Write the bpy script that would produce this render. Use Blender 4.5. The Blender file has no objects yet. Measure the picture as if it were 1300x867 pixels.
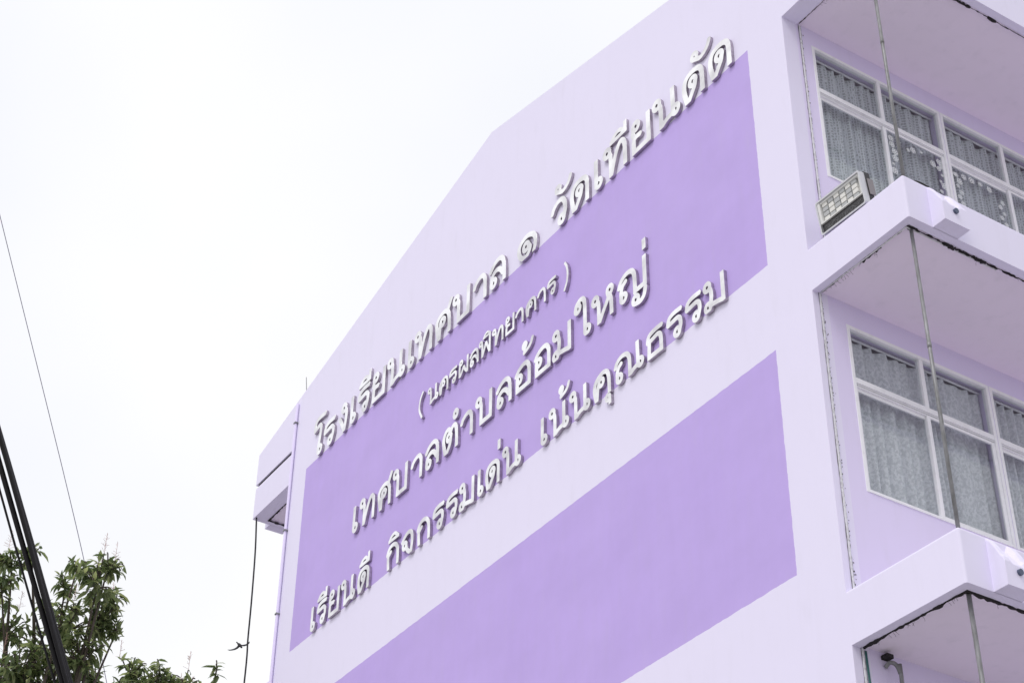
import bpy, bmesh, math, random
import numpy as np
from mathutils import Vector, Matrix
random.seed(7)
R_ = math.radians
scn = bpy.context.scene
COL = scn.collection

# ---------------------------------------------------------------- camera
cam_d = bpy.data.cameras.new('camera'); cam = bpy.data.objects.new('camera', cam_d); COL.objects.link(cam)
F = Vector((-0.68223797, 0.43425951, 0.58819216)); RT = Vector((0.54333002, 0.83945431, 0.01043767)); UP = Vector((0.48922779, -0.32670344, 0.80865384))
m = Matrix((RT, UP, -F)).transposed().to_4x4(); m.translation = Vector((9.1801, -9.0312, 1.6))
cam.matrix_world = m
cam_d.sensor_width = 36; cam_d.lens = 2252.39 / 1300 * 36; cam_d.clip_start = 0.1; cam_d.clip_end = 3000
scn.camera = cam

# ---------------------------------------------------------------- sky, sun, exposure
SUN_EL, SUN_AZ = 52, 158          # compass-like azimuth, measured from +Y towards +X
w = bpy.data.worlds.new('World'); scn.world = w; w.use_nodes = True
nt = w.node_tree; nt.nodes.clear()
out = nt.nodes.new('ShaderNodeOutputWorld'); mixs = nt.nodes.new('ShaderNodeMixShader')
b1 = nt.nodes.new('ShaderNodeBackground'); b2 = nt.nodes.new('ShaderNodeBackground')
sky = nt.nodes.new('ShaderNodeTexSky'); sky.sky_type = 'NISHITA'; sky.sun_disc = False
sky.sun_elevation = R_(SUN_EL); sky.sun_rotation = R_(SUN_AZ); sky.dust_density = 4; sky.air_density = 1.0
nt.links.new(sky.outputs[0], b1.inputs[0]); b1.inputs[1].default_value = 0.1
# the cloud deck of an overcast day: soft brightness differences between clouds
tc = nt.nodes.new('ShaderNodeTexCoord'); no = nt.nodes.new('ShaderNodeTexNoise'); no.inputs['Scale'].default_value = 3.2
no.inputs['Detail'].default_value = 3; no.inputs['Roughness'].default_value = .45
cr = nt.nodes.new('ShaderNodeValToRGB')
cr.color_ramp.elements[0].position = .30; cr.color_ramp.elements[0].color = (.885, .90, .955, 1)
cr.color_ramp.elements[1].position = .62; cr.color_ramp.elements[1].color = (.985, .985, .995, 1)
nt.links.new(tc.outputs['Generated'], no.inputs['Vector']); nt.links.new(no.outputs['Fac'], cr.inputs[0]); nt.links.new(cr.outputs[0], b2.inputs[0])
b2.inputs[1].default_value = 1.0
mixs.inputs[0].default_value = .93
nt.links.new(b1.outputs[0], mixs.inputs[1]); nt.links.new(b2.outputs[0], mixs.inputs[2]); nt.links.new(mixs.outputs[0], out.inputs[0])
sd = bpy.data.lights.new('sun', 'SUN'); sun = bpy.data.objects.new('sun', sd); COL.objects.link(sun)
sd.energy = 1.12; sd.angle = R_(25); sd.color = (1, .975, .95)
el, az = R_(SUN_EL), R_(SUN_AZ)
tosun = Vector((math.sin(az) * math.cos(el), math.cos(az) * math.cos(el), math.sin(el)))
sun.rotation_euler = (-tosun).to_track_quat('-Z', 'Y').to_euler()
scn.view_settings.view_transform = 'Standard'; scn.view_settings.look = 'None'
scn.view_settings.gamma = 1; scn.view_settings.use_curve_mapping = False
scn.view_settings.exposure = 0.125

# ---------------------------------------------------------------- helpers
def new_mat(name, color, rough=.6, metal=0., spec=.3):
    mt = bpy.data.materials.new(name); mt.use_nodes = True
    p = mt.node_tree.nodes['Principled BSDF']
    p.inputs['Base Color'].default_value = (*color, 1); p.inputs['Roughness'].default_value = rough
    p.inputs['Metallic'].default_value = metal; p.inputs['Specular IOR Level'].default_value = spec
    return mt
class N:                                             # small node-building helper
    def __init__(s, mt): s.t = mt.node_tree; s.p = s.t.nodes['Principled BSDF']
    def n(s, typ, **kw):
        q = s.t.nodes.new('ShaderNode' + typ)
        for k, v in kw.items():
            if k in q.inputs: 
                try: q.inputs[k].default_value = v
                except Exception: pass
            else: setattr(q, k, v)
        return q
    def l(s, a, b): s.t.links.new(a, b)
    def coord(s, scale=(1, 1, 1)):
        c = s.n('TexCoord'); mp = s.n('Mapping'); mp.inputs['Scale'].default_value = scale
        s.l(c.outputs['Object'], mp.inputs[0]); return mp.outputs[0]
    def noise(s, scale, detail=4, vec=(1, 1, 1), rough=.55):
        q = s.n('TexNoise'); q.inputs['Scale'].default_value = scale; q.inputs['Detail'].default_value = detail; q.inputs['Roughness'].default_value = rough
        s.l(s.coord(vec), q.inputs['Vector']); return q.outputs['Fac']
    def ramp(s, f, a, b, ca=(0, 0, 0), cb=(1, 1, 1)):
        q = s.n('ValToRGB'); e = q.color_ramp.elements; e[0].position = a; e[1].position = b
        e[0].color = (*ca, 1); e[1].color = (*cb, 1); s.l(f, q.inputs[0]); return q.outputs[0]
    def mix(s, f, a, b, mode='MIX'):
        q = s.n('MixRGB', blend_type=mode)
        for i, v in enumerate((f, a, b)):
            if isinstance(v, (int, float)): q.inputs[i].default_value = v
            elif isinstance(v, tuple): q.inputs[i].default_value = (*v, 1)
            else: s.l(v, q.inputs[i])
        return q.outputs[0]
    def math(s, op, a, b=0.):
        q = s.n('Math', operation=op)
        for i, v in enumerate((a, b)):
            if isinstance(v, (int, float)): q.inputs[i].default_value = v
            else: s.l(v, q.inputs[i])
        return q.outputs[0]
    def bump(s, h, strength=.2, dist=.01):
        q = s.n('Bump'); q.inputs['Strength'].default_value = strength; q.inputs['Distance'].default_value = dist
        s.l(h, q.inputs['Height']); s.l(q.outputs[0], s.p.inputs['Normal'])

def link(name, mesh, mat, parent=None):
    o = bpy.data.objects.new(name, mesh); COL.objects.link(o)
    for k in (mat if isinstance(mat, (list, tuple)) else [mat]): mesh.materials.append(k)
    if parent is not None: o.parent = parent
    return o
def from_bm(name, bm, mat, parent=None, smooth=False):
    bmesh.ops.recalc_face_normals(bm, faces=bm.faces)
    me = bpy.data.meshes.new(name); bm.to_mesh(me); bm.free()
    if smooth:
        for p in me.polygons: p.use_smooth = True
    return link(name, me, mat, parent)
def empty(name, loc=(0, 0, 0)):
    o = bpy.data.objects.new(name, None); COL.objects.link(o); o.location = loc; o.empty_display_size = .1; return o
def tag(o, label=None, cat=None, group=None, kind=None):
    for k, v in (('label', label), ('category', cat), ('group', group), ('kind', kind)):
        if v: o[k] = v
    return o
def box(bm, x0, x1, y0, y1, z0, z1, bev=0.):
    t = bmesh.new()
    bmesh.ops.create_cube(t, size=1)
    for v in t.verts: v.co = Vector((x0 + (v.co.x + .5) * (x1 - x0), y0 + (v.co.y + .5) * (y1 - y0), z0 + (v.co.z + .5) * (z1 - z0)))
    if bev: bmesh.ops.bevel(t, geom=list(t.edges), offset=bev, segments=2, affect='EDGES', profile=.6)
    me = bpy.data.meshes.new('t'); t.to_mesh(me); t.free(); bm.from_mesh(me); bpy.data.meshes.remove(me)
def prism(bm, pts, axis, a, b):
    """extrude the closed polygon pts (2-D) along axis between a and b"""
    def P(p, t): return {'y': (p[0], t, p[1]), 'z': (p[0], p[1], t), 'x': (t, p[0], p[1])}[axis]
    A = [bm.verts.new(P(p, a)) for p in pts]; B = [bm.verts.new(P(p, b)) for p in pts]
    fs = [bm.faces.new(A), bm.faces.new(B[::-1])]
    for i in range(len(pts)):
        j = (i + 1) % len(pts); fs.append(bm.faces.new((A[i], B[i], B[j], A[j])))
    return fs
def spline(pts, n=6):
    P = [Vector(p) for p in pts]
    if len(P) < 3: return P
    E = [P[0] * 2 - P[1]] + P + [P[-1] * 2 - P[-2]]; o = []
    for i in range(1, len(E) - 2):
        p0, p1, p2, p3 = E[i - 1:i + 3]
        for k in range(n):
            t = k / n
            o.append(.5 * ((2 * p1) + (p2 - p0) * t + (2 * p0 - 5 * p1 + 4 * p2 - p3) * t * t + (3 * p1 - p0 - 3 * p2 + p3) * t ** 3))
    return o + [P[-1]]
def tube(bm, pts, r, seg=8, cap=True):
    P = [Vector(p) for p in pts]; rs = r if isinstance(r, (list, tuple)) else [r] * len(P); rings = []; ref = None
    for i, p in enumerate(P):
        d = (P[min(i + 1, len(P) - 1)] - P[max(i - 1, 0)]).normalized()
        if ref is None: ref = d.orthogonal().normalized()
        ref = (ref - d * ref.dot(d)); ref = ref.normalized() if ref.length > 1e-6 else d.orthogonal().normalized()
        s = d.cross(ref)
        rings.append([bm.verts.new(p + (ref * math.cos(a) + s * math.sin(a)) * rs[i]) for a in (2 * math.pi * k / seg for k in range(seg))])
    for a, b in zip(rings, rings[1:]):
        for k in range(seg): bm.faces.new((a[k], a[(k + 1) % seg], b[(k + 1) % seg], b[k]))
    if cap: bm.faces.new(rings[0][::-1]); bm.faces.new(rings[-1])

# ---------------------------------------------------------------- materials
LIL = (.815, .772, .96); DEEP = (.53, .402, .81)
def paint(name, base, bands=None, soil=.5):
    mt = new_mat(name, base, .75, 0, .25); k = N(mt)
    n1 = k.noise(.55, 5); n2 = k.noise(7, 5, (1.0, 1.0, .18)); n3 = k.noise(160, 3)
    col = base
    if bands:
        c = k.n('TexCoord'); sp = k.n('SeparateXYZ'); k.l(c.outputs['Object'], sp.inputs[0])
        wob = k.math('MULTIPLY', k.math('SUBTRACT', k.noise(9, 5), .5), .022)
        X = k.math('ADD', sp.outputs[0], wob); Z = k.math('ADD', sp.outputs[2], wob); tot = None
        for x0, x1, z0, z1 in bands:
            f = k.math('MULTIPLY', k.math('MULTIPLY', k.math('GREATER_THAN', X, x0), k.math('LESS_THAN', X, x1)),
                       k.math('MULTIPLY', k.math('GREATER_THAN', Z, z0), k.math('LESS_THAN', Z, z1)))
            tot = f if tot is None else k.math('MAXIMUM', tot, f)
        roll = k.ramp(k.math('ADD', k.math('MULTIPLY', k.noise(1.3, 6, (1, 1, 1.4), .62), .78), k.math('MULTIPLY', k.noise(5.5, 4, (1.6, 1, .2)), .22)), .36, .64, tuple(v * .965 for v in DEEP), tuple(v * 1.03 for v in DEEP))
        col = k.mix(tot, base, roll)
    col = k.mix(k.math('MULTIPLY', k.ramp(n1, .38, .75), .16 * soil), col, (.66, .63, .74), 'MIX')
    col = k.mix(k.math('MULTIPLY', k.ramp(n2, .52, .80), .16 * soil), col, (.56, .53, .60), 'MIX')
    col = k.mix(k.math('MULTIPLY', k.ramp(k.noise(2.3, 7, (2.2, 2.2, .5)), .60, .74), .22 * soil), col, (.52, .50, .58), 'MIX')
    k.l(col, k.p.inputs['Base Color'])
    k.bump(k.math('ADD', n3, k.math('MULTIPLY', k.noise(3.0, 4), 2.5)), .10, .006)
    return mt
M_GABLE = paint('gable_paint', LIL, [(-10.377, -.5465, 12.021, 14.857), (-10.377, -.5465, 8.737, 11.037)], .42)
M_WALL = paint('wall_paint', (.775, .70, .945), None, .6)
M_PARA = paint('parapet_paint', LIL, None, .6)
M_SOFFIT = paint('soffit_paint', (.89, .80, .93), None, .7)
M_IN = new_mat('interior_paint', (.60, .59, .62), .9)
M_ROOF = new_mat('roof_sheet', (.30, .30, .33), .5, .3)
# stainless channel letters: brushed; uneven sky reflections painted as noise in the colour
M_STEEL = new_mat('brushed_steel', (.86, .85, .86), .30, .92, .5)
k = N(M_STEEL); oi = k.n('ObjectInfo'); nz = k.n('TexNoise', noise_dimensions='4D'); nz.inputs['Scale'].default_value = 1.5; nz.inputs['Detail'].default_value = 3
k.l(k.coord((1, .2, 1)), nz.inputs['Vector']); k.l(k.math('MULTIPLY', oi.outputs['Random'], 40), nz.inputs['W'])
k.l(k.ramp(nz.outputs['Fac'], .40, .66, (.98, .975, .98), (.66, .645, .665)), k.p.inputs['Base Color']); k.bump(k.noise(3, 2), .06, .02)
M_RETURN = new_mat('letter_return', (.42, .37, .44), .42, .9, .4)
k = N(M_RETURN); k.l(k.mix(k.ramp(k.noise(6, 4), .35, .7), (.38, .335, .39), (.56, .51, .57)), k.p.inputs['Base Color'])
M_ALU = new_mat('white_aluminium', (.74, .74, .78), .42, .0, .5)
k = N(M_ALU); k.l(k.mix(k.math('MULTIPLY', k.ramp(k.noise(9, 5), .5, .8), .35), (.88, .88, .92), (.62, .61, .64)), k.p.inputs['Base Color'])
M_GALV = new_mat('galvanised_pipe', (.36, .36, .37), .5, .45)
k = N(M_GALV); k.l(k.mix(k.ramp(k.noise(26, 6, (1, 1, .35)), .36, .66), (.20, .20, .205), (.31, .31, .325)), k.p.inputs['Base Color'])
M_BLACK = new_mat('black_cable', (.016, .015, .018), .55)
M_GRIME = new_mat('grime_black', (.03, .026, .03), .9)
M_DRAIN = new_mat('drain_plastic', (.10, .12, .19), .5)
M_TEAL = new_mat('teal_wire', (.06, .17, .17), .5)
M_WHITEPVC = new_mat('white_plastic', (.72, .72, .76), .45)
k = N(M_WHITEPVC); k.l(k.mix(k.math('MULTIPLY', k.ramp(k.noise(30, 5), .5, .75), .7), (.74, .74, .78), (.32, .31, .33)), k.p.inputs['Base Color'])
M_PIPE = paint('painted_pipe', (.70, .63, .86), None, .6)
def glass():
    mt = bpy.data.materials.new('window_glass'); mt.use_nodes = True; t = mt.node_tree; t.nodes.clear(); nw = t.nodes.new
    def mth(op, a, b=None):
        q = nw('ShaderNodeMath'); q.operation = op
        for i, v in enumerate((a, b)):
            if v is None: continue
            if isinstance(v, (int, float)): q.inputs[i].default_value = v
            else: t.links.new(v, q.inputs[i])
        return q.outputs[0]
    ge = nw('ShaderNodeNewGeometry'); dp = nw('ShaderNodeVectorMath'); dp.operation = 'DOT_PRODUCT'
    t.links.new(ge.outputs['Normal'], dp.inputs[0]); t.links.new(ge.outputs['Incoming'], dp.inputs[1])
    c = mth('ABSOLUTE', dp.outputs['Value']); fr = mth('ADD', mth('MULTIPLY', mth('POWER', mth('SUBTRACT', 1.0, c), 5.0), .96), .04)
    o = nw('ShaderNodeOutputMaterial'); mx = nw('ShaderNodeMixShader')
    tr = nw('ShaderNodeBsdfTransparent'); tr.inputs[0].default_value = (.935, .95, .955, 1); gl = nw('ShaderNodeBsdfGlossy'); gl.inputs['Roughness'].default_value = .02
    t.links.new(fr, mx.inputs[0]); t.links.new(tr.outputs[0], mx.inputs[1]); t.links.new(gl.outputs[0], mx.inputs[2]); t.links.new(mx.outputs[0], o.inputs[0])
    return mt
M_GLASS = glass()
def cloth(name, kind):
    mt = new_mat(name, (.5, .51, .55), .9, 0, .1); k = N(mt)
    if kind == 'lace':
        c = k.coord((1, 1, 1.0)); v = k.n('TexVoronoi', feature='DISTANCE_TO_EDGE'); v.inputs['Scale'].default_value = 27; v.inputs['Randomness'].default_value = .25
        k.l(c, v.inputs['Vector']); pat = k.ramp(v.outputs['Distance'], .08, .22, (.76, .78, .82), (.42, .435, .46)); 
    else:
        a = k.noise(38, 3, (1, 1, .8), .6); pat = k.ramp(a, .42, .58, (.64, .65, .70), (.84, .84, .89))
    k.l(pat, k.p.inputs['Base Color'])
    t = mt.node_tree; o = t.nodes['Material Output']; mx = t.nodes.new('ShaderNodeMixShader'); tl = t.nodes.new('ShaderNodeBsdfTranslucent')
    k.l(pat, tl.inputs[0]); mx.inputs[0].default_value = .10; k.l(k.p.outputs[0], mx.inputs[1]); k.l(tl.outputs[0], mx.inputs[2]); k.l(mx.outputs[0], o.inputs[0])
    return mt
M_LACE = cloth('lace_cloth', 'lace'); M_DAMASK = cloth('damask_cloth', 'damask')

# ---------------------------------------------------------------- ground
bm = bmesh.new(); bmesh.ops.create_grid(bm, x_segments=8, y_segments=8, size=900)
M_GROUND = new_mat('concrete_yard', (.30, .295, .285), .9); k = N(M_GROUND)
k.l(k.mix(k.ramp(k.noise(.6, 7), .35, .7), (.29, .285, .275), (.39, .38, .365)), k.p.inputs['Base Color'])
tag(from_bm('ground', bm, M_GROUND), kind='structure')

# ---------------------------------------------------------------- the school building
XL, D, L = -10.855, 1.246, 24.0
ZC = [7.8706, 11.3706, 14.8706]            # undersides of the projecting slabs
HB = .472
bld = tag(empty('school_building', (0, 0, 0)), 'lilac three storey school building with a gable end painted with two deep purple bands', 'building')
APX, APZ = -5.5675, 17.579
bm = bmesh.new()
prism(bm, [(XL, 0), (0, 0), (0, 15.44), (D, 15.44), (D, 15.978), (APX, APZ), (-12.10, 15.985), (-12.10, 15.45), (XL, 15.45)], 'y', 0, .18)
from_bm('gable_wall', bm, M_GABLE, bld)
bm = bmesh.new()
def rough_slope(): pass
prism(bm, [(.25, 16.12), (APX, 17.48), (-11.1, 16.13), (-11.1, 16.05), (APX, 17.40), (.25, 16.04)], 'y', .18, L)
from_bm('roof', bm, M_ROOF, bld)
WINS = [(.37, 2.13), (2.14, 3.90)]          # the two window units in view on each floor
ZW = {1: (9.395, 10.55, 11.145), 2: (12.91, 14.07, 14.665)}   # sill, transom, head
bm = bmesh.new(); WT = .15
box(bm, -WT, 0, .18, L, 0, ZW[1][0]); box(bm, -WT, 0, .18, L, ZW[1][2], ZW[2][0]); box(bm, -WT, 0, .18, L, ZW[2][2], 16.0)
for f in (1, 2):
    z0, z1 = ZW[f][0], ZW[f][2]
    for a, b in ((.18, .37), (2.13, 2.14), (3.90, L)): box(bm, -WT, 0, a, b, z0, z1)
from_bm('facade_wall', bm, M_WALL, bld)
bm = bmesh.new()
box(bm, XL, XL + WT, .18, L, 0, 16.0); box(bm, XL + WT, -WT, L - .15, L, 0, 16.0)
from_bm('rear_wall', bm, M_WALL, bld)
bm = bmesh.new()
for z in ZC: box(bm, XL + WT, -WT, .18, L - .15, z, z + .15)
box(bm, -4.0, -3.9, .18, L - .15, ZC[0] + .15, ZC[2])
from_bm('floor_slab', bm, M_IN, bld)

def balcony(name, side, zb, top, sidew, frontw, parapet):
    """slab projecting over the facade: edge beams, recessed soffit and (on the floors below the eave) a low parapet"""
    X = (lambda x: x) if side > 0 else (lambda x: XL - x)
    bm = bmesh.new()
    pl = [(0, 0), (D, 0), (D, L), (D - frontw, L), (D - frontw, sidew), (0, sidew)]
    fs = prism(bm, [(X(x), y) for x, y in pl], 'z', zb, top)
    ed = [e for e in bm.edges if all(abs(v.co.z - top) < 1e-5 for v in e.verts) and not all(abs(v.co.x - X(0)) < 1e-5 for v in e.verts) and not all(abs(v.co.y - L) < 1e-5 for v in e.verts)]
    vc = [e for e in bm.edges if all(abs(v.co.x - X(D)) < 1e-5 and abs(v.co.y) < 1e-5 for v in e.verts)]
    bmesh.ops.bevel(bm, geom=ed + vc, offset=.022, segments=3, affect='EDGES', profile=.5)
    o = from_bm(name, bm, M_PARA, bld)
    bm = bmesh.new(); a, b = sorted((X(0), X(D - frontw)))
    box(bm, a, b, sidew, L, zb + .022, zb + (.16 if parapet else top - zb - .03))
    from_bm('soffit', bm, M_SOFFIT, o)
    return o
def spout(par, zb, side=1):
    X = (lambda x: x) if side > 0 else (lambda x: XL - x)
    bm = bmesh.new(); x0, x1 = D - .004, D + .148
    # one cast block: two sloping cheeks with a shallow channel between them
    hi = ((x0, .462), (x0 + .03, .435), (x0 + .08, .355), (x1 - .035, .275), (x1 - .012, .245), (x1, .205)); lo = (.40, .37, .30, .235, .215, .19)
    ys = [.280, .284, .292, .335, .345, .36, .372, .474, .486, .50, .512, .560, .568, .572]; ds = [.020, .006, 0, 0, .12, .6, 1, 1, .6, .12, 0, 0, .006, .020]
    top = []; bot = []
    for (x, h), l in zip(hi, lo):
        row = [min(zb + h + (l - h) * d, zb + h - (.014 if d in (.02,) else 0)) if d > .03 else zb + h - d for d in ds]
        top.append([bm.verts.new((X(x), y, z)) for y, z in zip(ys, row)])
    bot = [[bm.verts.new((X(x), y, zb)) for y in ys] for x in (x0, x1)]
    for i in range(len(hi) - 1):
        for j in range(len(ys) - 1): bm.faces.new((top[i][j], top[i + 1][j], top[i + 1][j + 1], top[i][j + 1]))
    for j in range(len(ys) - 1):
        bm.faces.new((top[-1][j], bot[1][j], bot[1][j + 1], top[-1][j + 1])); bm.faces.new((top[0][j], top[0][j + 1], bot[0][j + 1], bot[0][j])); bm.faces.new((bot[0][j], bot[0][j + 1], bot[1][j + 1], bot[1][j]))
    for j in (0, -1): bm.faces.new([t_[j] for t_ in top] + [bot[1][j], bot[0][j]])
    o = from_bm('drain_spout', bm, M_PARA, par)
    return o
for f, z in enumerate(ZC):
    for s in (1, -1):
        eave = f == 2
        o = balcony('eave_slab' if eave else 'balcony', s, z, 15.40 if eave else z + HB, (.09, .075, .20)[f], .085, not eave)
        sp = spout(o, z, s) if not (eave and s > 0) else None
        if sp is not None and s > 0:
            bm = bmesh.new(); p = D + .148
            tube(bm, [(p - .08, .42, z + .142), (p + .022, .42, z + .134)], .026, 12); from_bm('drain_pipe', bm, M_DRAIN, o)
# dark gap between the eave slab and the gable wing on the far side
bm = bmesh.new(); box(bm, -12.04, XL - .02, .02, .16, 15.402, 15.448); from_bm('joint_gap', bm, M_GRIME, bld)

# windows -------------------------------------------------------
def window_unit(y0, y1, f):
    zs, zt, zh = ZW[f]; ym = (y0 + y1) / 2 + .02; fw = .036
    win = empty('window', (0, y0, zs)); win.parent = bld
    def put(name, bm, mat): 
        for v in bm.verts: v.co -= Vector((0, y0, zs))
        return from_bm(name, bm, mat, win)
    bm = bmesh.new(); xi, xo = -.052, .006
    box(bm, xi, xo, y0, y0 + fw, zs, zh, .003); box(bm, xi, xo, y1 - fw, y1, zs, zh, .003)
    box(bm, xi, xo, y0 + fw, y1 - fw, zh - fw, zh, .003); box(bm, xi, xo + .004, y0 + fw, y1 - fw, zs, zs + .028, .003)
    box(bm, xi, xo - .004, y0 + fw, y1 - fw, zt - .026, zt + .03, .003)                      # transom
    for dz in (-.030, -.052): box(bm, xi + .02, xo - .012, y0 + fw, y1 - fw, zt + dz - .010, zt + dz, .001)     # sliding tracks
    box(bm, xi, xo - .006, ym - .024, ym + .024, zt + .03, zh - fw, .003)
    put('frame', bm, M_ALU)
    zb, ztop = zs + .028, zt - .056
    for i, (a, b, x) in enumerate(((y0 + fw, ym + .022, -.039), (ym - .024, y1 - fw, -.014))):
        bm = bmesh.new(); s = .042; dt = .045 if i == 0 else .0
        box(bm, x - .011, x + .011, a, a + s, zb, ztop, .003); box(bm, x - .011, x + .011, b - s, b, zb, ztop, .003)
        box(bm, x - .0105, x + .0105, a + s, b - s, zb, zb + .03, .002); box(bm, x - .0105, x + .0105, a + s, b - s, ztop - .026 - dt * .2, ztop, .002)
        put('sash', bm, M_ALU)
        bm = bmesh.new(); box(bm, x - .003, x + .003, a + s - .004, b - s + .004, zb + .026, ztop - .026); put('pane', bm, M_GLASS)
    for a, b in ((y0 + fw, ym - .024), (ym + .024, y1 - fw)):
        bm = bmesh.new(); box(bm, -.028, -.022, a - .003, b + .003, zt + .027, zh - fw + .003); put('pane', bm, M_GLASS)
    return win
wins = {(f, i): window_unit(*WINS[i], f) for f in (1, 2) for i in (0, 1)}
# flower stickers on two panes of the top floor
fl_bm = bmesh.new()
for kx in range(5):
    a = kx * 2 * math.pi / 5; cy, cz = .022 * math.cos(a), .022 * math.sin(a)
    ro = [fl_bm.verts.new((0, cy + .0165 * math.cos(t), cz + .0165 * math.sin(t))) for t in (j * math.pi / 5 for j in range(10))]
    ri = [fl_bm.verts.new((0, cy + .008 * math.cos(t), cz + .008 * math.sin(t))) for t in (j * math.pi / 5 for j in range(10))]
    for j in range(10): fl_bm.faces.new((ro[j], ro[(j + 1) % 10], ri[(j + 1) % 10], ri[j]))
for v in fl_bm.verts: v.co.x += random.uniform(0, .0006)
M_STICK = new_mat('white_sticker', (.80, .82, .84), .6)
fl = from_bm('flower_sticker', fl_bm, M_STICK, wins[(2, 0)])
random.seed(3)
spots = []
z0 = ZW[2][0]
for t in range(7): spots.append((0, 1.36 + t * .105 + random.uniform(-.03, .03), 13.93 - random.uniform(.0, .05) - (.07 if t % 3 == 2 else 0)))
for t in range(10): spots.append((0, 2.025 - (t % 2) * .04 + random.uniform(-.015, .015), 13.86 - t * .07 + random.uniform(-.02, .02)))
for t in range(5): spots.append((0, 1.345 + random.uniform(-.02, .03), 13.82 - t * .09))
for t in range(5): spots.append((1, 2.27 + t * .12 + random.uniform(-.03, .03), 13.94 - random.uniform(.0, .06)))
for t in range(9): spots.append((1, 2.265 + (t % 2) * .04 + random.uniform(-.01, .01), 13.88 - t * .075))
for t in range(9): spots.append((1, 2.92 - (t % 2) * .04 + random.uniform(-.01, .01), 13.80 - t * .075))
for i, (u, y, z) in enumerate(spots):
    o = fl if i == 0 else fl.copy()
    if i: COL.objects.link(o)
    o.parent = wins[(2, u)]
    x = -.010 if u == 0 else -.035
    o.location = (x, y - WINS[u][0], z - z0); s = random.choice((.55, .7, .85, 1.05, 1.15)); o.scale = (1, s, s); o.rotation_euler = (random.uniform(0, 6), 0, 0)
# curtains hang inside, each a thing of its own
def curtain(y0, y1, zb, zt, mat, seed, amp):
    rnd = random.Random(seed); bm = bmesh.new(); ny, nz = 150, 14; g = []
    ph = [rnd.uniform(0, 6) for _ in range(4)]; per = rnd.uniform(.105, .15)
    for i in range(ny + 1):
        y = y0 + (y1 - y0) * i / ny; row = []
        for j in range(nz + 1):
            t = j / nz; z = zt + (zb - zt) * t
            yy = y + .012 * math.sin(z * 3 + ph[0]) * t
            wv = math.sin(2 * math.pi * yy / per + ph[1] + 1.5 * math.sin(yy * 6.3 + ph[2]) + .8 * math.sin(yy * 15 + ph[0])); wv = wv * (.75 + .35 * math.sin(yy * 9 + ph[3]))
            row.append(bm.verts.new((-.135 + amp * (.55 + .45 * t) * (wv + .2 * math.sin(yy * 23 + ph[3])), yy, z)))
        g.append(row)
    for i in range(ny):
        for j in range(nz): bm.faces.new((g[i][j], g[i + 1][j], g[i + 1][j + 1], g[i][j + 1]))
    return from_bm('curtain', bm, mat, None, True)
labs = {(1, 0): 'grey damask curtain in long folds behind the lower floor window nearest the painted gable', (1, 1): 'grey damask curtain behind the lower floor window at the edge of the photo',
        (2, 0): 'white dotted lace curtain behind the upper floor window nearest the floodlight', (2, 1): 'dotted lace curtain behind the upper floor window farther from the floodlight'}
for (f, i), win in wins.items():
    a, b = WINS[i]
    c = curtain(a - .02 if i == 0 else a + .03, b - .01, ZW[f][0] - .12, ZW[f][2] - .045, M_LACE if f == 2 else M_DAMASK, f * 7 + i, .050 + .008 * i)
    tag(c, labs[(f, i)], 'curtain')
    bm = bmesh.new(); tube(bm, [(-.115, a - .05 if i == 0 else a, ZW[f][2] - .03), (-.115, b, ZW[f][2] - .03)], .011, 8)
    rod = from_bm('rail', bm, M_ALU, c)

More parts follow.
